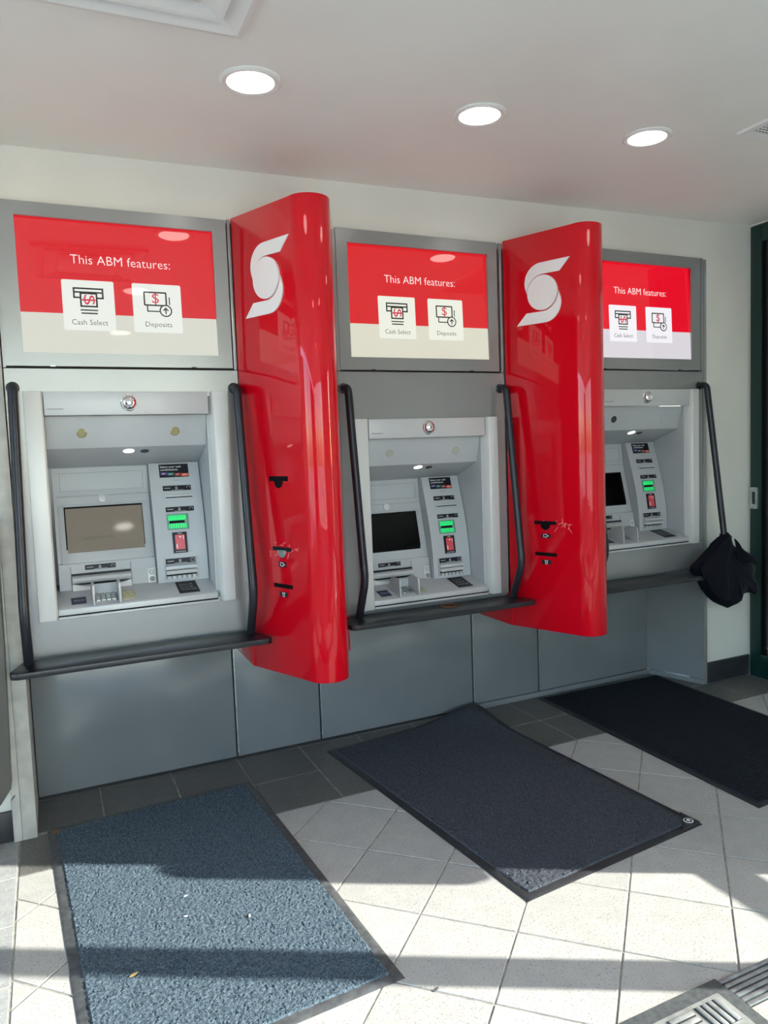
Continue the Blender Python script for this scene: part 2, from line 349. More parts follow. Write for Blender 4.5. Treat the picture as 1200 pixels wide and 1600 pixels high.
# ------------------------------------------------------------------ lower cladding (recess under the machines)
clad = empty('lower_cladding', -2.2, 2.05, 0, 'grey metal panels lining the knee recess below the three machines', 'panelling')
js = [-7.80, -4.985, -3.60, -.70, .73, 3.40]
for a, b in zip(js[:-1], js[1:]): MB().box(a+.012, b-.012, 2.05, 2.09, .035 if a < -1 else .09, 2.24).build('panel', M['greyd'], clad, bevel=.008)
for a in js[1:-1]: MB().box(a+.012, a+.03, 2.045, 2.06, .1, 2.2).build('edge_bead', M['alu'], clad)
MB().box(-7.80, 3.42, 2.085, 2.115, -.01, 2.24).build('backing', M['seam'], clad)
MB().box(-.7, 3.40, 1.985, 2.05, 0, .09).build('plinth', M['greyd'], clad, bevel=.008)
MB().hexa([(3.392,2.085,.10),(3.79,.97,.10),(3.83,.97,.10),(3.47,2.085,.10)], [(3.392,2.085,2.24),(3.79,.97,2.24),(3.83,.97,2.24),(3.47,2.085,2.24)]).build('return_panel', M['greyd'], clad)
MB().hexa([(3.40,2.0,0),(3.77,.96,0),(3.80,.96,0),(3.47,2.06,0)], [(3.40,2.0,.09),(3.77,.96,.09),(3.80,.96,.09),(3.47,2.06,.09)]).build('plinth', M['greyd'], clad)
MB().box(3.79, 3.875, .935, 1.3, 0, 8.02).build('end_trim', M['grey'], clad, bevel=.008)
for a, b in ((-7.80, -4.94), (-3.455, -.60), (.885, 3.79)): MB().box(a, b, 1.005, 2.045, 2.245, 2.30).build('soffit', M['greyd'], clad)

# ------------------------------------------------------------------ bays: fascia, display, ledge, rails
OFF = [(0, 0), (4.339, -.409), (8.746, .034)]
bays = [(-7.785, -4.935, 5.905, 7.905), (-3.455, -.605, 5.91, 7.945), (.90, 3.785, 5.98, 8.03)]
place = ['at the left end of the wall', 'between the two red fins', 'at the right end by the white wall']
for k, (x0, x1, zb, zt) in enumerate(bays):
    ox, oz = OFF[k]
    hx0, hx1, hz0, hz1 = -7.50+ox, -5.22+ox, 2.80+oz, 5.55+oz
    fa = empty('fascia', (x0+x1)/2, .95, 2.3, 'grey fascia sheet around the cash machine ' + place[k], 'fascia', 'grey fascia sheets')
    MB().box(x0, hx0, .95, 1.0, 2.30, zb-.01).box(hx1, x1, .95, 1.0, 2.30, zb-.01).box(hx0, hx1, .95, 1.0, 2.30, hz0).box(hx0, hx1, .95, 1.0, hz1, zb-.01).build('sheet', M['grey'], fa)
    MB().box(x1-.045, x1-.002, .935, 1.0, zb, zt+.01).build('side_strip', M['grey'], fa, bevel=.006)
    MB().box(x0, x0+.03, .945, 1.0, zb, zt-.02).build('side_strip', M['grey'], fa)
    MB().box(x0+.012, x1-.02, 1.045, 1.065, zb-.012, 7.87).build('backing', M['seam'], fa)

# display boards
dsp = [(-7.755, -4.998, 5.925, 7.90, 0, 0), (-3.425, -.700, 5.925, 7.95, 4.303, .022), (.93, 3.715, 5.995, 8.03, 8.680, .10)]
for k, (x0, x1, z0, z1, dx, dz) in enumerate(dsp):
    K = 'abc'[k]
    d = empty('display_board', (x0+x1)/2, .93, z0, ['red and white lit display board at far left, left of both fins', 'red and white lit display board between the two red fins', 'red and white lit display board partly behind the second fin'][k], 'display', 'lit display boards above the machines')
    sx0, sx1, sz0, sz1 = -7.552+dx, -5.182+dx, 6.09+dz, 7.735+dz
    b = MB(); Yb = .928
    # frame as one ring with a bevelled opening
    ou = [(x0,z0),(x1,z0),(x1,z1),(x0,z1)]; inn = [(sx0,sz0),(sx1,sz0),(sx1,sz1),(sx0,sz1)]
    vs = [(x,Yb,z) for x,z in ou]+[(x,Yb,z) for x,z in inn]+[(x,.948,z) for x,z in inn]+[(x,.972,z) for x,z in ou]+[(x,.972,z) for x,z in inn]
    fs = []
    for i in range(4):
        j = (i+1) % 4; fs += [(i,j,j+4,i+4),(i+4,j+4,j+16,i+16),(i,i+12,j+12,j),(i+12,i+16,j+16,j+12)]
    b.add(vs, fs).build('bezel', M['grey'], d)
    MB().box(sx0-.02, sx1+.02, .946, .965, sz0-.02, sz1+.02).build('screen', M['dr'+K], d)
    zb_ = 6.583+dz
    MB().box(sx0, sx1, .9445, .9475, sz0, zb_).build('screen_white_band', M['dw'+K], d)
    for n_, (cx0, cx1) in enumerate(((-7.075+dx, -6.463+dx), (-6.242+dx, -5.631+dx))):
        c0, c1 = 6.378+dz, 7.005+dz
        card = MB().front(rrect(cx0, cx1, c0, c1, .02), .9415, .9455).build('card', M['dc'+K], d)
        yk = .9385
        def bar(mb, xa, xb, za, zb2): mb.box(xa, xb, yk, .942, za, zb2)
        ic = MB()
        if n_ == 0:
            X0 = dx; t = .020
            def fr_(xa, xb, za, zb2, t=t):
                bar(ic, xa, xb, za, za+t); bar(ic, xa, xb, zb2-t, zb2); bar(ic, xa, xa+t, za+t, zb2-t); bar(ic, xb-t, xb, za+t, zb2-t)
            xa, xb = -6.948+X0, -6.590+X0
            fr_(xa, xb, 6.845+dz, 6.912+dz)
            bar(ic, xa, xa+t, 6.777+dz, 6.845+dz); bar(ic, xb-t, xb, 6.777+dz, 6.845+dz); bar(ic, xa, -6.865+X0, 6.777+dz, 6.777+t+dz); bar(ic, -6.668+X0, xb, 6.777+dz, 6.777+t+dz)
            fr_(-6.872+X0, -6.665+X0, 6.670+dz, 6.852+dz)
            bar(ic, -6.872+X0, -6.665+X0, 6.625+dz, 6.641+dz)
            ic.front(rrect(-6.866+X0, -6.671+X0, 6.585+dz, 6.602+dz, .007, 2), yk, .942)
            text('dollar_sign', '$', (-6.848+X0, yk+.002, 6.822+dz), (0,0,-1), (1,0,0), .122, .158, M['dpink'], card, off=0, ext=.0006)
            text('caption', 'Cash Select', (-6.982+X0, .9405, 6.448+dz), X3, Z3, .425, .066, M['dcap'], card, off=.001, ext=.0004, bold=-.008)
        else:
            X0 = dx; t = .019
            def fr2(xa, xb, za, zb2):
                P = rrect(xa, xb, za, zb2, .015, 3); Q = rrect(xa+t, xb-t, za+t, zb2-t, .006, 3); n0 = len(P)
                ic.add([(a,yk,b_) for a,b_ in P]+[(a,yk,b_) for a,b_ in Q]+[(a,.942,b_) for a,b_ in P]+[(a,.942,b_) for a,b_ in Q],
                       sum([[(i,(i+1)%n0,(i+1)%n0+n0,i+n0),(i,i+2*n0,(i+1)%n0+2*n0,(i+1)%n0),(i+n0,(i+1)%n0+n0,(i+1)%n0+3*n0,i+3*n0)] for i in range(n0)], []))
            fr2(-6.106+X0, -5.814+X0, 6.722+dz, 6.907+dz)
            bar(ic, -6.070+X0, -6.055+X0, 6.650+dz, 6.722+dz); bar(ic, -6.070+X0, -5.915+X0, 6.646+dz, 6.661+dz)
            bar(ic, -5.789+X0, -5.776+X0, 6.745+dz, 6.845+dz)
            cxx, czz = -5.835+X0, 6.665+dz
            P = arc(cxx, czz, .080, 0, 345, 23); Q = arc(cxx, czz, .064, 0, 345, 23); n0 = 24
            ic.add([(a,yk-.001,b_) for a,b_ in P]+[(a,yk-.001,b_) for a,b_ in Q]+[(a,.942,b_) for a,b_ in P]+[(a,.942,b_) for a,b_ in Q],
                   sum([[(i,(i+1)%n0,(i+1)%n0+n0,i+n0),(i,i+2*n0,(i+1)%n0+2*n0,(i+1)%n0),(i+n0,(i+1)%n0+n0,(i+1)%n0+3*n0,i+3*n0)] for i in range(n0)], []))
            MB().front(arc(cxx, czz, .066, 0, 345, 23), yk-.0006, .942).build('icon_disc', M['dc'+K], card)
            ic.box(cxx-.008, cxx+.008, yk-.0015, yk+.001, czz-.042, czz+.03)
            ic.front([(cxx-.037,czz+.005),(cxx-.027,czz-.005),(cxx,czz+.024),(cxx+.027,czz-.005),(cxx+.037,czz+.005),(cxx,czz+.046)], yk-.0015, yk+.001)
            text('dollar_sign', '$', (-6.002+X0, yk+.002, 6.740+dz), X3, Z3, .088, .148, M['dpink'], card, off=0, ext=.0006)
            text('caption', 'Deposits', (-6.100+X0, .9405, 6.433+dz), X3, Z3, .335, .083, M['dcap'], card, off=.001, ext=.0004, bold=-.008)
        ic.build('icon', M['dink'], card)
    text('heading', 'This ABM features:', (-6.953+dx, .944, 7.207+dz), X3, Z3, 1.205, .112, M['dtext'], d, off=.0015, ext=.0006, bold=-.010)
    for cx_ in (x0+.49, x1-.55): MB().box(cx_, cx_+.06, .915, .93, z0-.008, z0+.010).build('clip', M['alu'] if k == 0 and cx_ < x0+1 else M['seam'], d)

def tilt(o, z0):
    for ch in [q for q in bpy.data.objects if q.parent == o]:
        if ch.name.split('.')[0] in ('bezel', 'clip'): continue
        if ch.type == 'MESH':
            off = Vector((0,0,0)); q = ch.parent
            while q is not None: off += Vector(q.location); q = q.parent
            for v in ch.data.vertices: v.co.y += (v.co.z+off.z-z0*S)*.038
        tilt(ch, z0)
for o in [q for q in bpy.data.objects if q.name.split('.')[0] == 'display_board']: tilt(o, 6.09)
# ledges
for k in range(3):
    o = (0, 4.30, 8.70)[k]; t0, t1 = -7.95+o, -4.79+o
    pts = [(-7.80+o,.93),(t0+.0,.46),(t0+.02,.37),(t0+.09,.33),(t1-.06,.33),(t1,.37),(t1,.43),(-4.95+o,.93)]
    if k == 2: pts = [(x if x < 3 else x-.44, y) for x, y in pts]
    lg = empty('ledge', -6.4+o, .65, 2.2, ['dark grey metal ledge below the leftmost cash machine, front corner in daylight', 'glossy black ledge below the middle cash machine with a small ring on it', 'dark grey ledge below the right cash machine, its end hidden by the bag'][k], 'ledge', 'dark ledges below the machines')
    MB().prism(pts, 2.195, 2.27).build('shelf', M['ledge'], lg, bevel=.008)
    MB().box(-7.6+o, -5.2+o, .80, .95, 2.10, 2.185).build('bracket', M['ledge'], lg)

# handrails
def rail(x, xb, label, zt=5.655, kink=2.93):
    pts = []
    P = [Vector((x, .945, zt)), Vector((x, .84, zt))]
    A = Vector((x, .765, zt)); 
    # elbow
    for i in range(7):
        a = i/6*math.radians(84); pts.append((x+(xb-x)*0, .84-.09*math.sin(a), zt-.09*(1-math.cos(a))))
    body = [(x, .95, zt)] + pts
    body += [(x+(xb-x)*t, .75-(.75-.485)*t, zt-.09+(kink+.12-zt+.09)*t) for t in (.1, .3, .5, .7, .9, 1)]
    kx = xb
    body += [(kx, .472, kink+.03), (kx, .478, kink-.06), (kx, .50, kink-.15), (kx, .745, 2.272)]
    e = empty('handrail', x, .95, zt, label, 'handrail', 'dark tubular handrails beside the machines')
    MB().tube(body, .058, 16).build('tube', M['rail'], e, smooth=True)
    MB().lathe((x,.945,zt), (0,-1,0), [(.075,0),(.075,.012),(.062,.02)], 20).build('flange', M['rail'], e, smooth=True)
    return e
rail(-7.700, -7.745, 'bluish dark handrail at the far left edge of the picture')
rail(-5.000, -4.985, 'dark handrail between the leftmost machine and the first red fin')
rail(-3.39, -3.365, 'near-black handrail just right of the first red fin')
rail(-.69, -.665, 'dark grey handrail in front of the second red fin, right of the middle machine')
rail(.95, 1.03, 'dark handrail mostly hidden behind the second red fin')
rail(3.69, 3.80, 'black handrail at the right end with the dark bag hung on it', zt=5.71)

# ------------------------------------------------------------------ red divider fins
def fin(cx, dz, label, top):
    hw, tw = .735, .28
    P0 = (cx-hw, .93); P1 = (cx-tw-.005, -.17)
    A0 = -157; nose = []
    R = .275
    nose = [(cx+R*math.cos(math.radians(a)), -.165+R*math.sin(math.radians(a))) for a in range(-168, -11, 12)]
    # squash so the nose reaches y=-.44
    plan = [P0, P1] + nose + [(cx+tw+.005, -.17), (cx+hw, .93)]
    f = empty('divider_fin', cx, .93, 1.76, label, 'divider', 'glossy red divider fins')
    body = MB().prism(plan, 1.76, top)
    body.prism([(cx-hw, .90), (cx+hw, .90), (cx+hw, 2.04), (cx-hw+.0, 2.04)], 1.76, 2.30)
    bo = body.build('body', M['red'], f, smooth=True, bevel=.012)
    A = Vector((P0[0], P0[1], 0)); U = Vector((P1[0]-P0[0], P1[1]-P0[1], 0)).normalized(); N = U.cross(Vector((0,0,1)))
    if N.x > 0: N = -N
    def side(mb, pts, d0, d1):                        # pts (u,z)
        n_ = len(pts); a = [A+U*u+Vector((0,0,z))+N*d1 for u,z in pts]; b = [A+U*u+Vector((0,0,z))+N*d0 for u,z in pts]
        return mb.add(a+b, [tuple(range(n_)), tuple(range(n_,2*n_))[::-1]]+[(i,i+n_,(i+1)%n_+n_,(i+1)%n_) for i in range(n_)])
    e = empty('emblem', cx, .3, 7+dz); e.parent = f; e.location = Vector((cx, .3, 7+dz))*S-f.location
    mx_, mz = .735, 7.012+dz
    side(MB(), arc(mx_, mz, .265, 0, 352.5, 47), 0, .03).build('disc', M['emblem'], e)
    outer = arc(.70, 7.183+dz, .285, 90, 213, 18)
    inner = arc(mx_, mz, .283, 177, 92, 14)
    sw = [(1.215, 7.468+dz)] + outer + inner + [(1.03, 7.290+dz)]
    side(MB(), sw, 0, .016).build('swoosh', M['emblem'], e)
    side(MB(), [(2*mx_-u, 2*mz-z) for u,z in sw], 0, .016).build('swoosh', M['emblem'], e)
    return f, side
f1, side1 = fin(-4.195, 0, 'red curved fin with white emblem, left one, four slots on its side', 7.93)
f2, side2 = fin(.145, .05, 'red curved fin with white emblem, right one, in front of the right machine', 7.985)
def T(u0, u1, zt, zb, zt2, h=.0):
    um = (u0+u1)/2; r = .088
    return [(u0,zt),(u0,zb),(um-r,zb)]+[(um+r*math.cos(math.radians(a)), zb-(zb-zt2)*max(0, -math.sin(math.radians(a)))) for a in range(180, 361, 20)]+[(um+r,zb),(u1,zb),(u1,zt)]
side1(MB(), T(.573,.965,4.445,4.378,4.285), -.03, .004).build('slot', M['black'], f1)
sl_ = side1(MB(), T(.578,.968,3.502,3.447,3.352), -.03, .004).build('slot', M['label'], f1)
side1(MB(), T(.60,.955,3.495,3.46,3.36)[2:-3], 0, .012).build('torn_tape', M['alu'], f1)['label'] = 'torn silver tape in the slot mouth'
side1(MB(), [(.572,3.006),(.572,2.950),(.965,2.950),(.965,3.006)], -.03, .004).build('slot', M['black'], f1)
side2(MB(), T(.495,.893,3.524,3.468,3.38), -.03, .004).build('slot', M['black'], f2)
side2(MB(), [(.498,3.022),(.498,2.966),(.894,2.966),(.894,3.022)], -.03, .004).build('slot', M['black'], f2)
for f_, sd, ss in ((f1, side1, ((.692,.850,3.234,3.304,0),(.689,.853,2.832,2.897,1))), (f2, side2, ((.620,.784,3.253,3.325,0),(.620,.787,2.835,2.904,1)))):
    for u0_, u1_, a, b, ty in ss:
        st = sd(MB(), [(u0_,a),(u1_,a),(u1_,b),(u0_,b)][::-1], 0, .004).build('sticker', M['label'], f_)
        um, zm = (u0_+u1_)/2, (a+b)/2
        g = MB()
        if ty == 0:
            for q in ([(-.045,.02),(-.045,-.018),(-.038,-.018),(-.038,.02)], [(-.045,.026),(-.045,.018),(.02,.018),(.02,.026)], [(-.045,-.014),(-.045,-.022),(.015,-.022),(.015,-.014)],
                      [(.0,.03),(.055,.0),(.05,-.006),(-.004,.022)], [(.0,-.03),(.055,.0),(.05,.006),(-.004,-.022)]):
                sd(g, [(um+x, zm+z) for x,z in q], .003, .006)
        else:
            for q in ([(-.03,.025),(-.03,.017),(.03,.017),(.03,.025)], [(-.024,.017),(-.018,-.025),(-.010,-.025),(-.014,.017)], [(.024,.017),(.018,-.025),(.010,-.025),(.014,.017)], [(-.018,-.025),(-.018,-.031),(.018,-.031),(.018,-.025)]):
                sd(g, [(um+x, zm+z) for x,z in q], .003, .006)
        g.build('pictogram', M['text'], st)
random.seed(9)
for f_, sd, um, zm in ((f1, side1, .86, 3.48), (f2, side2, .86, 3.47)):
    g = MB()
    for i in range(13):
        a = random.uniform(-.35, .28) + um; z = zm+random.uniform(-.10, .10); an = random.uniform(0, math.pi); Lh = random.uniform(.015, .05); tw = .0022
        if abs(z-zm) < .03 and a < um+.1: a = um+random.uniform(.11,.24)
        du, dzz = math.cos(an)*Lh, math.sin(an)*Lh; nu, nz_ = -math.sin(an)*tw, math.cos(an)*tw
        sd(g, [(a-du+nu,z-dzz+nz_),(a-du-nu,z-dzz-nz_),(a+du-nu,z+dzz-nz_),(a+du+nu,z+dzz+nz_)], 0, .0025)
    so_ = g.build('scratch_marks', M['scr'], f_); so_['kind'] = 'stuff'

# ------------------------------------------------------------------ cash machine
def interp(tab):
    def f(z):
        if z <= tab[0][0]: return tab[0][1]
        for (a, ya), (b, yb) in zip(tab[:-1], tab[1:]):
            if z <= b: return ya+(yb-ya)*(z-a)/(b-a)
        return tab[-1][1]
    return f
RP = interp([(2.98,1.430),(3.2,1.440),(3.4,1.458),(3.6,1.490),(3.8,1.532),(4.0,1.584),(4.2,1.645),(4.45,1.728),(4.66,1.80)])
LP = interp([(2.96,1.53),(3.345,1.60),(3.36,1.62),(4.15,1.83),(4.31,1.87),(4.66,1.90)])
def machine():
    t = empty('cash_machine', -6.37, .95, 2.743)
    pil = [(-7.595,.98),(-7.595,.87),(-7.395,.87),(-7.378,.90),(-7.378,1.12),(-7.378,1.12),(-7.40,1.12)]
    MB().prism([(-7.595,1.0),(-7.595,.87),(-7.40,.87),(-7.378,.91),(-7.378,1.10),(-7.45,1.10)], 2.743, 5.612).build('pilaster', M['pale'], t, bevel=.006)
    MB().prism([(-5.138,1.0),(-5.28,1.10),(-5.368,1.10),(-5.362,1.03),(-5.305,.885),(-5.29,.87),(-5.138,.87)], 2.743, 5.612).build('pilaster', M['pale'], t, bevel=.006)
    MB().box(-7.372, -5.368, .882, 1.02, 5.312, 5.606).build('header', M['silver'], t, bevel=.008)
    MB().profx([(1.04,5.31),(1.16,4.90),(1.86,4.645),(1.99,4.645),(1.99,5.31)], -7.375, -5.372).build('hood', M['lamin'], t, bevel=.004)
    MB().box(-7.42, -7.378, 1.02, 1.98, 2.80, 5.3).build('side_wall', M['lamin'], t)
    MB().box(-5.37, -5.33, 1.02, 1.98, 2.80, 5.3).build('side_wall', M['lamin'], t)
    MB().box(-7.378, -5.37, 1.92, 1.98, 2.80, 4.66).build('back_wall', M['lamin'], t)
    MB().profx([(1.9,3.04),(1.43,2.992),(.96,2.884),(.915,2.862),(.908,2.79),(1.9,2.79)], -7.376, -5.368).build('shelf', M['silver'], t, bevel=.008)
    MB().box(-7.376, -5.368, .93, 1.0, 2.772, 2.79).build('shelf_gap', M['black'], t)
    MB().box(-7.376, -5.368, .89, 1.0, 2.745, 2.772).build('sill', M['silver'], t, bevel=.004)
    hd = MB().lathe((-6.372,.885,5.465), (0,-1,0), [(.108,0),(.108,.006),(.098,.016)], 28).build('mirror_dome', M['chrome'], t, smooth=True)
    MB().lathe((-6.372,.874,5.465), (0,-1,0), [(.098*math.cos(a), .075*math.sin(a)) for a in [i*math.pi/2/8 for i in range(8)]]+[(.001,.075)], 28).build('dome_mirror', M['chrome'], hd, smooth=True)
    MB().front([(-7.345,5.385),(-7.16,5.385),(-7.145,5.392),(-7.16,5.398),(-7.335,5.398)], .879, .884).build('maker_mark', M['dim'], t)
    hl = lambda z: 1.04+(5.31-z)*.12/.41
    for x, m, nm in ((-6.952, 'lensg', 'lens_cover'), (-5.789, 'brass', 'lens_cover')):
        z = 5.095; MB().lathe((x, hl(z)+.01, z), (0,-.96,-.28), [(.062,-.01),(.062,.012),(.05,.02),(.05,.016)], 22).build(nm, M[m], t, smooth=True)
    n_ = (0,-.34,-.94)
    zz = 4.90-.255*(1.30-1.16)/.70
    MB().lathe((-6.375,1.30,zz+.004), n_, [(.070,-.01),(.070,.010),(.055,.014)], 22).build('soffit_lamp', M['led'], t, smooth=True)
    MB().lathe((-6.17,1.32,zz-.004), n_, [(.055,-.01),(.055,.012)], 18).build('soffit_lens', M['lensd'], t, smooth=True)
    # left module: label panel, screen, dispenser
    lm = MB(); zs = [2.96,3.345,3.36,3.6,3.9,4.15,4.31,4.66]
    x0, x1 = -7.335, -6.088
    lm.rings([[(x0,LP(z),z),(x1,LP(z),z),(x1,1.95,z),(x0,1.95,z)] for z in zs]).build('screen_module', M['lamin'], t)
    ln = MB()
    for a in ((-7.245,-6.155,4.565,4.571),(-7.245,-6.155,4.320,4.326)): ln.slab(a[0],a[1],a[2],a[3],LP,.003,0)
    ln.slab(-7.245,-7.239,4.32,4.57,LP,.003,0).slab(-6.161,-6.155,4.32,4.57,LP,.003,0)
    ln.slab(-7.30,-6.10,4.245,4.252,LP,.003,0).slab(-7.285,-6.10,3.350,3.357,LP,.006,0)
    ln.build('panel_seam', M['dim'], t)
    MB().slab(-7.285,-6.125,3.352,4.135,LP,.012,.02,3).build('screen_bezel', M['lamin'], t, bevel=.003)
    MB().slab(-7.216,-6.196,3.360,4.108,LP,.0145,.02,3).build('screen_edge', M['black'], t)
    MB().slab(-7.200,-6.206,3.366,4.085,LP,.016,.02,1).build('screen', M['screen'], t)
    z = 4.20; MB().lathe((-6.712, LP(z)+.005, z), (0,-.97,.24), [(.060,0),(.058,.018),(.046,.026)], 20).build('camera_cover', M['pale'], t, smooth=True)
    def strip(x0, x1, z0, z1, P, par=t):
        o = MB().slab(x0,x1,z0,z1,P,.010,.01).build('label_strip', M['label'], par)
        zc_ = (z0+z1)/2; h = z1-z0; L_ = x1-x0
        MB().slab(x0+L_*.05,x0+L_*.27,zc_-h*.08,zc_+h*.12,P,.0125,0).slab(x0+L_*.44,x0+L_*.52,zc_-h*.3,zc_+h*.3,P,.0125,0).slab(x0+L_*.3,x0+L_*.72,z0+h*.08,z0+h*.18,P,.0125,0).build('print', M['dim'], o)
        c = x0+L_*.9; g = MB(); yy = P(zc_)-.0125
        for i in range(12):
            a, b = i*math.pi/6, (i+1)*math.pi/6; r1, r2 = h*.38, h*.28
            g.hexa([(c+r1*math.cos(a),yy,zc_+r1*math.sin(a)),(c+r1*math.cos(b),yy,zc_+r1*math.sin(b)),(c+r2*math.cos(b),yy,zc_+r2*math.sin(b)),(c+r2*math.cos(a),yy,zc_+r2*math.sin(a))],
                   [(c+r1*math.cos(a),yy+.003,zc_+r1*math.sin(a)),(c+r1*math.cos(b),yy+.003,zc_+r1*math.sin(b)),(c+r2*math.cos(b),yy+.003,zc_+r2*math.sin(b)),(c+r2*math.cos(a),yy+.003,zc_+r2*math.sin(a))])
        g.build('print', M['dim'], o); return o
    strip(-7.005,-6.612,3.255,3.318,LP)
    # cash dispenser mouth
    dsr = empty('dispenser', -6.8, 1.6, 3.0); dsr.parent = t; dsr.location = Vector((-6.8,1.6,3.0))*S-t.location
    MB().box(-7.18,-6.425,1.535,1.60,3.06,3.215).build('mouth', M['label'], dsr)
    MB().profx([(1.60,3.200),(1.545,3.195),(1.49,3.165),(1.475,3.125),(1.49,3.095),(1.55,3.10),(1.60,3.12)], -7.175,-6.43).build('upper_lip', M['silver'], dsr, smooth=True)
    g = MB(); N_ = 16; top = []; bot = []
    for i in range(N_+1):
        x = -7.175+.745*i/N_; s_ = abs(i/N_-.5)*2; zt = 3.035+.05*s_**2.5 + (.016 if abs(i/N_-.5) < .06 else 0); top.append((x,1.50,zt)); bot.append((x,1.47,2.985))
    g.rings([[a, b, (b[0],1.6,b[2]), (a[0],1.58,a[2]+.01)] for a, b in zip(top, bot)]).build('lower_lip', M['pale'], dsr)
    MB().slab(-7.192,-7.180,3.0,3.31,LP,.004,0).slab(-6.425,-6.413,3.0,3.31,LP,.004,0).build('cheek_line', M['dim'], dsr)
    bb = MB().slab(-6.205,-6.098,2.998,3.205,LP,.016,.02).build('button_block', M['pale'], t, bevel=.004)
    for z, m in ((3.145,'silver'),(3.05,'dim')): MB().lathe((-6.150, LP(z)-.012, z), (0,-1,.15), [(.034,0),(.034,.012),(.026,.02),(.0200,.012)], 16).build('button', M[m], bb, smooth=True)
    # right module
    zs = [2.96+i*1.7/16 for i in range(17)]; x0, x1 = -6.083, -5.384
    MB().rings([[(x0+.004,RP(z),z),(x1,RP(z),z),(x1,1.95,z),(x0+.004,1.95,z)] for z in zs]).build('reader_module', M['lamin'], t, smooth=False)
    st = MB().slab(-5.940,-5.535,4.455,4.640,RP,.012,.01,2).build('note_sticker', M['label'], t)
    for i, (m, b) in enumerate((('purple','$5'),('teal','$20'),('sred','$50'),('orange','$100'))):
        xa = -5.925+i*.096; z0 = 4.505-i*.008
        MB().slab(xa, xa+(.088 if i < 3 else .098), z0-.016, z0+.022, RP, .015, 0).build('note_swatch', M[m], st)
        text('note_value', b, (xa+.018, RP(z0)-.016, z0-.008), X3, (0,.3,.95), .045, .02, M['text'], st, off=.001, ext=.0005)
    sl0 = Vector((0,.33,.944))
    text('sticker_text', 'Select your cash\ncombinations.', (-5.925, RP(4.55)-.0135, 4.548), X3, sl0, .29, .075, M['text'], st, off=.003, ext=.0005, bold=.012)
    text('fine_print', '3258', (-5.77, RP(4.40)-.002, 4.40), X3, sl0, .09, .02, M['dim'], t, off=.003, ext=.0005)
    strip(-5.915,-5.525,4.265,4.335,RP)
    MB().slab(-5.905,-5.505,4.150,4.215,RP,.022,.01).build('receipt_slot', M['silver'], t, bevel=.006)
    MB().slab(-5.890,-5.520,4.163,4.176,RP,.025,0).build('receipt_mouth', M['black'], t)
    strip(-5.905,-5.515,3.968,4.035,RP)
    cr = MB().slab(-5.902,-5.606,3.720,3.935,RP,.014,.01,2).build('card_reader', M['greend'], t)
    MB().slab(-5.885,-5.640,3.850,3.918,RP,.020,0).slab(-5.885,-5.640,3.738,3.800,RP,.020,0).build('green_light', M['green'], cr)
    g = MB()
    for i in range(7): g.slab(-5.872+i*.034,-5.864+i*.034,3.738,3.79-.01*(i%2),RP,.0225,0).slab(-5.872+i*.034,-5.866+i*.034,3.885,3.918,RP,.0225,0)
    tag(g.build('light_rib', M['greend'], cr), kind='stuff')
    MB().slab(-5.870,-5.665,3.812,3.842,RP,.022,0).build('card_slot', M['black'], cr)
    MB().slab(-5.660,-5.625,3.80,3.86,RP,.024,0).build('slot_guide', M['dim'], cr)
    ct = MB().slab(-5.848,-5.652,3.392,3.680,RP,.018,.01,2).build('contactless_pad', M['label'], t)
    MB().slab(-5.815,-5.685,3.440,3.645,RP,.021,0).build('red_card_print', M['pinred'], ct)
    MB().lathe((-5.745, RP(3.62)-.020, 3.615), (0,-1,.2), [(.012,0),(.012,.004)], 10).build('indicator', M['text'], ct)
    MB().slab(-5.805,-5.788,3.46,3.52,RP,.0235,0).slab(-5.705,-5.697,3.58,3.63,RP,.0235,0).slab(-5.78,-5.72,3.662,3.668,RP,.0215,0).slab(-5.82,-5.68,3.41,3.415,RP,.0215,0).build('print', M['text'], ct)
    # deposit module
    dp = empty('deposit_module', -5.75, 1.43, 3.0); dp.parent = t; dp.location = Vector((-5.75,1.43,3.0))*S-t.location
    MB().slab(-5.978,-5.545,3.040,3.235,RP,.004,.01).build('recess', M['dim'], dp)
    MB().slab(-5.990,-5.978,3.030,3.330,RP,.022,.01).slab(-5.545,-5.533,3.030,3.330,RP,.022,.01).build('cheek', M['lamin'], dp)
    strip(-5.965,-5.560,3.245,3.318,RP,dp)
    MB().profx([(1.44,3.235),(1.395,3.215),(1.385,3.175),(1.40,3.165),(1.44,3.165)], -5.975,-5.548).build('upper_roller', M['silver'], dp, smooth=True)
    MB().profx([(1.44,3.160),(1.38,3.152),(1.355,3.125),(1.365,3.105),(1.44,3.110)], -5.970,-5.552).build('lip', M['pale'], dp, smooth=True)
    MB().box(-5.968,-5.556,1.40,1.44,3.083,3.106).build('mouth', M['black'], dp)
    for i in range(6): MB().box(-5.955+i*.068,-5.945+i*.068+.035,1.395,1.44,3.035,3.078).build('rib', M['silver'], dp)
    # items on the shelf top
    shp = lambda y: 2.884+(y-.96)*.2298
    def flat(name, x0, x1, y0, y1, m, par=t, d=.006, sk=0):
        return MB().hexa([(x0+sk,y0,shp(y0)+d),(x1+sk,y0,shp(y0)+d),(x1,y1,shp(y1)+d),(x0,y1,shp(y1)+d)], [(x0+sk,y0,shp(y0)-.01),(x1+sk,y0,shp(y0)-.01),(x1,y1,shp(y1)-.01),(x0,y1,shp(y1)-.01)]).build(name, M[m], par)
    a = flat('shelf_sticker', -7.215, -7.035, 1.015, 1.225, 'navy')
    g = MB()
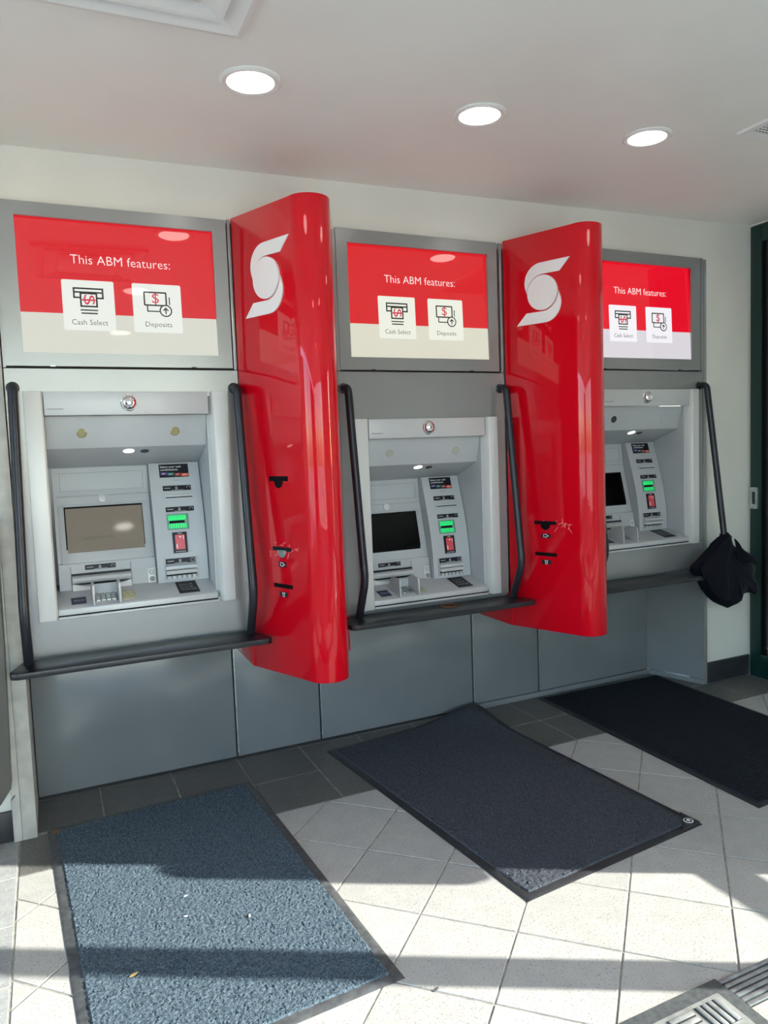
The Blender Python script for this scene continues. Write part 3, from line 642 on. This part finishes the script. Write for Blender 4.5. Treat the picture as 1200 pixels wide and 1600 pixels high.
    for k_ in range(5): g.hexa([(-7.185+k_*.028,1.10,shp(1.10)+.008),(-7.167+k_*.028,1.10,shp(1.10)+.008),(-7.167+k_*.028,1.14,shp(1.14)+.008),(-7.185+k_*.028,1.14,shp(1.14)+.008)],
                              [(-7.185+k_*.028,1.10,shp(1.10)),(-7.167+k_*.028,1.10,shp(1.10)),(-7.167+k_*.028,1.14,shp(1.14)),(-7.185+k_*.028,1.14,shp(1.14))])
    g.build('print', M['dim'], a)
    a = flat('notice_sticker', -5.865, -5.592, .995, 1.39, 'label'); a['label'] = 'black notice sticker on the shelf'
    text('print', 'Take your card\nTake your cash\nTake your receipt', (-5.835, 1.06, shp(1.06)+.007), X3, (0,.974,.224), .215, .26, M['dim'], a, off=.001, ext=.0004)
    # keypad and its guard
    kp = empty('keypad', -6.79, 1.1, 2.92); kp.parent = t; kp.location = Vector((-6.79,1.1,2.92))*S-t.location
    flat('key_plate', -6.93, -6.655, 1.0, 1.25, 'dim', kp, .012)
    for i in range(4):
        for j in range(4): 
            xa = -6.915+i*.064; ya = 1.012+j*.058; MB().hexa([(xa,ya,shp(ya)+.03),(xa+.048,ya,shp(ya)+.03),(xa+.048,ya+.042,shp(ya+.042)+.03),(xa,ya+.042,shp(ya+.042)+.03)], [(xa,ya,shp(ya)),(xa+.048,ya,shp(ya)),(xa+.048,ya+.042,shp(ya+.042)),(xa,ya+.042,shp(ya+.042))]).build('key', M['alu'], kp)
    gd = empty('keypad_guard', -6.79, 1.1, 2.92); gd.parent = t; gd.location = Vector((-6.79,1.1,2.92))*S-t.location
    for x in (-6.965, -6.645):
        P = [(.875,2.885),(.885,3.13),(.91,3.150),(1.10,3.165),(1.20,3.14),(1.27,3.07),(1.30,2.95)]
        MB().profx([(y,z) for y,z in P]+[(1.30,2.93),(1.0,2.87)], x, x+.028).build('guard_plate', M['silver'], gd, bevel=.006)
    MB().box(-6.937,-6.645,1.24,1.27,2.93,3.10).build('guard_back', M['lamin'], gd)
    pt = flat('metal_plate', -6.595, -6.425, 1.0, 1.29, 'lensg'); 
    g = MB()
    for k_ in range(5):
        y = 1.03+k_*.05; g.hexa([(-6.58,y,shp(y)+.009),(-6.44-.02*(k_%2),y,shp(y)+.009),(-6.44-.02*(k_%2),y+.02,shp(y+.02)+.009),(-6.58,y+.02,shp(y+.02)+.009)], [(-6.58,y,shp(y)),(-6.44,y,shp(y)),(-6.44,y+.02,shp(y+.02)),(-6.58,y+.02,shp(y+.02))])
    g.build('print', M['brass'], pt)
    return t
m1 = machine()
ms = [m1, copy_tree(m1), copy_tree(m1)]
lab = ['silver cash machine at far left with a lit brownish screen', 'silver cash machine set lower, between the two red fins, screen off', 'silver cash machine at right, partly hidden behind the second red fin, screen off']
for i, o in enumerate(ms):
    o.location = m1.location + Vector((OFF[i][0]*S, 0, OFF[i][1]*S)) if i else m1.location
    tag(o, lab[i], 'cash machine', 'silver cash machines')
def kids(o): return [k for k in bpy.data.objects if k.parent == o]
def remat(o, name, m, n=None):
    c = [k for k in kids(o) if k.name.split('.')[0] == name]
    for k in (c if n is None else [sorted(c, key=lambda q: sum(v.co.x for v in q.data.vertices)/len(q.data.vertices))[n]]):
        k.data = k.data.copy(); k.data.materials.clear(); k.data.materials.append(M[m])
remat(ms[0], 'screen', 'screen1'); remat(ms[0], 'lens_cover', 'brass'); remat(ms[1], 'lens_cover', 'lensg')
remat(ms[2], 'lens_cover', 'lensd', 0); remat(ms[2], 'lens_cover', 'lamin', 1)
scr = [k for k in kids(ms[0]) if k.name.split('.')[0] == 'screen'][0]
text('screen_text', 'Loading please wait', (-7.01, LP(3.64)-.018, 3.64), X3, (0,.27,.96), .42, .07, M['screen1t'], scr, off=.004, ext=.0003)

# ------------------------------------------------------------------ floor mats
def mat_obj(name, Q, mk, rub, label, lift=None, nx=44, ny=70, bw=.10, wav=.006):
    BL, BR, TR, TL = [Vector((*q, 0)) for q in Q]
    e = empty(name, *(((BL+TR)/2)[:2]), 0, label, 'floor mat', 'carpeted entrance mats')
    W = ((BR-BL).length+(TR-TL).length)/2; H = ((TL-BL).length+(TR-BR).length)/2
    def P(s, t, z):
        p = BL*(1-s)*(1-t)+BR*s*(1-t)+TR*s*t+TL*(1-s)*t
        if lift: p = lift(p, s, t)
        return (p.x, p.y, p.z+z)
    bs, bt = bw/W, bw/H
    cs = [0, .3*bs, bs]+[bs+(1-2*bs)*i/nx for i in range(1, nx)]+[1-bs, 1-.3*bs, 1]
    ct = [0, .3*bt, bt]+[bt+(1-2*bt)*i/ny for i in range(1, ny)]+[1-bt, 1-.3*bt, 1]
    b = MB(); n_ = len(cs); m_ = len(ct)
    def hz(s, t): 
        d = min(s*W, (1-s)*W, t*H, (1-t)*H); return .004+min(d, .03)/.03*.012
    b.v = [P(s, t, hz(s, t)) for t in ct for s in cs]+[P(s, t, 0.0005) for t in ct for s in cs]
    o = n_*m_
    for j in range(m_-1):
        for i in range(n_-1):
            b.f.append((j*n_+i, j*n_+i+1, (j+1)*n_+i+1, (j+1)*n_+i)); b.f.append((o+j*n_+i, o+(j+1)*n_+i, o+(j+1)*n_+i+1, o+j*n_+i+1))
    for i in range(n_-1): b.f += [(i, o+i, o+i+1, i+1), ((m_-1)*n_+i, (m_-1)*n_+i+1, o+(m_-1)*n_+i+1, o+(m_-1)*n_+i)]
    for j in range(m_-1): b.f += [(j*n_, (j+1)*n_, o+(j+1)*n_, o+j*n_), (j*n_+n_-1, o+j*n_+n_-1, o+(j+1)*n_+n_-1, (j+1)*n_+n_-1)]
    b.build('rubber_border', M[rub], e, smooth=True)
    random.seed(len(label)); c = MB(); NX, NY = 170, 280
    e0 = [random.uniform(-wav, wav) for _ in range(400)]
    def q(i, j):
        s = bs+(1-2*bs)*i/NX; t = bt+(1-2*bt)*j/NY; h = .030+random.uniform(-.009, .006)
        if i in (0, NX): s += e0[j % 400]/W*1.2; h = .014
        if j in (0, NY): t += e0[(i+99) % 400]/H*1.2; h = .014
        return P(s, t, h)
    c.v = [q(i, j) for j in range(NY+1) for i in range(NX+1)]
    c.f = [(j*(NX+1)+i, j*(NX+1)+i+1, (j+1)*(NX+1)+i+1, (j+1)*(NX+1)+i) for j in range(NY) for i in range(NX)]
    c.build('carpet', M[mk], e, smooth=True)
    return e, P
e1, P1_ = mat_obj('floor_mat', [(-7.42,-3.76), (-4.785,-3.60), (-5.02,1.145), (-7.685,1.02)], 'mat1', 'rubberd', 'blue-grey floor mat in front of the left machine, largely sunlit')
MB().lathe((-7.585,.905,.017), (0,0,1), [(.05,0),(.05,.008),(.03,.008)], 16).build('corner_badge', M['rust'], e1)
def lift2(p, s, t):
    k = max(0, 1-math.hypot((1-s)*2.8, (1-t)*4.9)/1.25); k = k*k*(3-2*k)
    return Vector((p.x-.02*k, p.y, p.z+.16*k))
e2, P2_ = mat_obj('floor_mat', [(-3.17,-3.19), (-.376,-2.905), (-.72,1.96), (-3.68,1.59)], 'mat2', 'rubber', 'slate floor mat in the middle, back corner curled against the panel', lift2)
P = [(-.62,-2.86),(-.385,-2.86),(-.40,-2.62)]
MB().prism([(-.70,-2.915),(-.40,-2.885),(-.425,-2.58)], .012, .036).build('corner_patch', M['rubber'], e2)
bd = MB().lathe((-.505,-2.80,.034), (0,0,1), [(.062,0),(.062,.006),(.045,.006)], 20).build('corner_badge', M['text'], e2)
MB().lathe((-.505,-2.80,.038), (0,0,1), [(.047,0),(.047,.005),(.001,.005)], 20).build('badge_ring', M['rubber'], bd)
MB().lathe((-.505,-2.80,.042), (0,0,1), [(.026,0),(.026,.004),(.001,.004)], 12).build('badge_dot', M['text'], bd)
mat_obj('floor_mat', [(.552,-2.957), (3.36,-2.75), (3.46,1.86), (.606,1.93)], 'mat3', 'rubber', 'near-black charcoal floor mat in front of the right machine', bw=.075)

# scraper mat and threshold at the lower right corner
sm = empty('scraper_mat', -3.4, -5.9, 0, 'grey ribbed rubber scraper mat at the bottom right corner', 'scraper mat')
MB().prism([(-4.9,-7.3),(-2.44,-7.3),(-2.40,-4.925),(-4.9,-4.95)], .0, .035).build('base', M['rubberg'], sm, bevel=.012)
MB().prism([(-4.7,-7.1),(-2.56,-7.1),(-2.53,-5.07),(-4.7,-5.09)], .03, .045).build('tread', M['scrap'], sm, bevel=.008)
for a in range(6):
    for b_ in range(6):
        cx_, cy_ = -2.72-a*.30, -5.25-b_*.30
        MB().box(cx_-.128, cx_+.128, cy_-.128, cy_+.128, .04, .0475).build('slot_recess', M['rubber'], sm)
        for q in range(4):
            o_ = -.10+q*.067
            if (a+b_) % 2 == 0: MB().box(cx_+o_-.022, cx_+o_+.022, cy_-.125, cy_+.125, .04, .060).build('ridge', M['scrap'], sm, bevel=.006)
            else: MB().box(cx_-.125, cx_+.125, cy_+o_-.022, cy_+o_+.022, .04, .060).build('ridge', M['scrap'], sm, bevel=.006)
            g = MB()
ths = empty('threshold_grate', -.2, -5.12, 0, 'ribbed aluminium threshold strip beside the scraper mat, lower right', 'threshold')
MB().box(-2.395, 1.2, -5.29, -4.945, .0, .012).build('base', M['seam'], ths)
for i in range(6): MB().box(-2.395, 1.2, -5.288+i*.058, -5.288+i*.058+.040, .0, .028).build('slat', M['alu'], ths, bevel=.006)

# ------------------------------------------------------------------ ceiling fittings
for x, y, lb in ((-5.235,-1.545,'round recessed ceiling downlight nearest the ceiling hatch'), (-2.53,-1.62,'middle one of three round recessed downlights'), (-.08,-1.75,'round recessed downlight nearest the perforated vent'),
    (-5.49, -4.9, 'recessed downlight of the second row, mirrored between the cards of the left display'), (-2.6, -4.9, 'recessed downlight of the second row, mirrored low in the middle display'),
    (-5.49, -8.63, 'recessed downlight mirrored as a bright spot in the lit machine screen')):
    z = zc(x); L_ = empty('downlight', x, y, z, lb, 'ceiling light', 'recessed downlights')
    MB().lathe((x,y,z+.01), (0,0,-1), [(.315,0),(.315,.025),(.29,.04),(.245,.034),(.235,.012)], 40).build('trim_ring', M['white'], L_, smooth=True)
    MB().lathe((x,y,z+.005), (0,0,-1), [(.235,0),(.235,.028),(.228,.032)], 40).build('diffuser', M['ledbig'], L_)
hx = -5.535; hy = -2.375; z = zc(-6.4)
hz_ = empty('ceiling_diffuser', hx-.93, hy-.93, z, 'white square stepped air diffuser in the ceiling, top left', 'air diffuser')
def sqring(x0,x1,y0,y1,w,za,zb_,m,name):
    vo = [(x0,y0),(x1,y0),(x1,y1),(x0,y1)]; vi = [(x0+w,y0+w),(x1-w,y0+w),(x1-w,y1-w),(x0+w,y1-w)]; g = MB()
    vs = [(x,y,zc(x)-za) for x,y in vo]+[(x,y,zc(x)-zb_) for x,y in vi]+[(x,y,zc(x)+.02) for x,y in vo]+[(x,y,zc(x)+.02) for x,y in vi]
    fs = []
    for i in range(4): j = (i+1)%4; fs += [(i,j,j+4,i+4),(i,i+8,j+8,j),(i+4,j+4,j+12,i+12),(i+8,i+12,j+12,j+8)]
    return g.add(vs, fs).build(name, m, hz_)
sqring(hx-1.86,hx,hy-1.86,hy,.05,.04,.05,M['white'],'outer_frame')
sqring(hx-1.81,hx-.05,hy-1.81,hy-.05,.17,.05,-.005,M['white'],'sloped_vane')
sqring(hx-1.64,hx-.22,hy-1.64,hy-.22,.04,.05,.045,M['white'],'inner_frame')
sqring(hx-1.60,hx-.26,hy-1.60,hy-.26,.16,.045,-.005,M['white'],'sloped_vane')
MB().box(hx-1.42, hx-.44, hy-1.42, hy-.44, zc(hx)-.05, zc(hx)-.03).build('centre_plate', M['white'], hz_, bevel=.01)
vx, vy = .98, -2.244
ve = empty('ceiling_vent', vx+.9, vy-.9, zc(vx), 'square perforated ceiling vent at the top right edge', 'vent'); hz_ = ve
sqring(vx, vx+1.85, vy-1.85, vy, .13, .035, .022, M['white'], 'frame')
MB().box(vx+.12, vx+1.73, vy-1.73, vy-.12, zc(vx)-.012, zc(vx)+.02).build('backing', M['grille'], ve)
g = MB()
for i in range(28):
    a = vx+.13+i*.059; g.box(a, a+.014, vy-1.72, vy-.13, zc(a)-.022, zc(a)-.010); b_ = vy-.13-i*.059; g.box(vx+.13, vx+1.72, b_-.014, b_, zc(vx+.9)-.036, zc(vx+.9)-.024)
go = g.build('mesh_grille', M['white'], ve); go['kind'] = 'stuff'

# dark plate on the far left wall
sb = empty('wall_cabinet', -8.7, .9, .6, 'dark grey wall-mounted cabinet side cut off by the left picture edge', 'cabinet')
MB().front([(-9.6,.62),(-8.16,.62),(-8.035,.80),(-7.995,2.4),(-7.975,4.00),(-8.02,4.09),(-9.6,4.09)], .62, .99).build('body', M['plate'], sb, bevel=.01)
MB().front([(-9.5,.9),(-8.2,.9),(-8.2,3.9),(-9.5,3.9)], .605, .62).build('door', M['plate'], sb)

# ------------------------------------------------------------------ bag on the right handrail
out = [(3.80,2.97),(3.63,2.93),(3.46,2.81),(3.30,2.70),(3.14,2.58),(3.00,2.50),(2.93,2.44),(2.95,2.36),(3.02,2.28),(3.10,2.15),(3.21,2.00),(3.34,1.85),(3.50,1.73),(3.66,1.66),(3.84,1.58),(3.98,1.60),(4.09,1.63),(4.16,1.68),(4.17,1.73),(4.27,1.79),(4.41,1.80),(4.50,1.78),(4.61,1.73),(4.65,1.82),(4.63,1.95),(4.52,2.10),(4.54,2.28),(4.46,2.40),(4.43,2.50),(4.28,2.60),(4.12,2.66),(3.98,2.78),(3.90,2.90)]
def bagpart(pts, c, y0, depth, name, m, par, fold=1.0, ph=0):
    n_ = len(pts); K = 12; R = []
    for side_ in (1, -1):
        for k in (range(K+1) if side_ == 1 else range(K-1, -1, -1)):
            f = math.sin(k/K*math.pi/2) if side_ == 1 else math.sin(k/K*math.pi/2)
            d = math.cos(k/K*math.pi/2)*depth*(1 if side_ == 1 else .6)
            ring = []
            for i, (x, z) in enumerate(pts):
                a = math.atan2(z-c[1], x-c[0]); rr = max(f, .02)
                wv = .035*fold*math.sin(a*7+ph+rr*3)*rr*(1-rr*.6)+.02*fold*math.sin(a*13+rr*8+ph*2)*rr
                ring.append((c[0]+(x-c[0])*rr, y0-side_*(d+ (wv if side_ == 1 else 0)), c[1]+(z-c[1])*rr))
            R.append(ring)
    return MB().rings(R).build(name, m, par, smooth=True)
bg = empty('bag', 3.78, .42, 1.6, 'dark navy cloth bag hanging on the rightmost handrail by the white wall', 'bag')
bagpart(out, (3.78,2.28), .45, .19, 'body', M['bag'], bg, 1.2)
flapL = [(3.80,2.95),(3.62,2.90),(3.30,2.66),(3.04,2.46),(3.02,2.36),(3.16,2.18),(3.30,1.95),(3.52,1.78),(3.72,1.74),(3.76,2.0),(3.74,2.4),(3.79,2.7)]
bagpart(flapL, (3.48,2.35), .29, .05, 'front_flap', M['bag'], bg, .6, 1)
flapR = [(3.84,2.90),(3.92,2.78),(4.12,2.64),(4.40,2.50),(4.48,2.36),(4.30,2.40),(4.10,2.42),(3.95,2.50)]
bagpart(flapR, (4.12,2.56), .28, .05, 'side_flap', M['bag'], bg, .5, 2)
MB().tube([(3.80,.405,2.97),(3.79,.32,2.80),(3.78,.29,2.55),(3.86,.28,2.30),(3.96,.28,2.05),(4.05,.30,1.86),(4.10,.33,1.78)], .022, 8).build('strap', M['bag'], bg, smooth=True)
MB().tube([(3.77,.285,2.36),(3.80,.28,2.33),(3.84,.275,2.29)], .006, 6).build('cord', M['dim'], bg)
MB().tube([(3.80,.40,2.99),(3.74,.39,2.93),(3.74,.50,2.90),(3.80,.56,2.95),(3.86,.50,2.93),(3.86,.39,2.93),(3.80,.40,2.99)], .018, 8).build('hanging_loop', M['bag'], bg, smooth=True)

# ------------------------------------------------------------------ small things
g = MB(); 
g.rings([[(-1.86+.115*math.cos(a)+.009*math.cos(b)*math.cos(a), .74+.13*math.sin(a)+.009*math.cos(b)*math.sin(a), 2.28+.009*math.sin(b)) for b in [k*math.pi/4 for k in range(8)]] for a in [i*2*math.pi/28 for i in range(29)]], cap=False)
tag(g.build('rubber_band', M['rust'], None, smooth=True), 'small brown ring lying on the middle ledge', 'ring')
def chip(x, y, s, a, m, name, label, cat, z=.036):
    c, n_ = math.cos(a), math.sin(a); pts = [(-1,0),(-.3,.35),(.4,.30),(1,.05),(.3,-.3),(-.5,-.28)]
    tag(MB().prism([(x+(u*c-v*n_)*s, y+(u*n_+v*c)*s) for u,v in pts][::-1], z, z+.008).build(name, M[m]), label, cat)
chip(-6.982,-2.427,0.043,.4,'leaf','leaf','small dry yellow leaf in the shadow band on the blue-grey mat','leaf')
chip(-5.818,-2.07,0.028,1.2,'crumb','leaf_scrap','pale leaf scrap on the sunlit blue-grey mat, right of its middle','debris')
chip(-6.347,-1.392,0.022,.2,'crumb','leaf_scrap','pale leaf scrap on the sunlit blue-grey mat near the curved shadow edge','debris')
chip(-6.408,-1.762,0.022,2.9,'text','paper_scrap','tiny white paper scrap near the middle of the blue-grey mat','debris')
chip(-4.60,-3.86,.035,.5,'rubberg','pebble','small dark pebble on a tile beyond the front corner of the blue-grey mat','debris', 0)
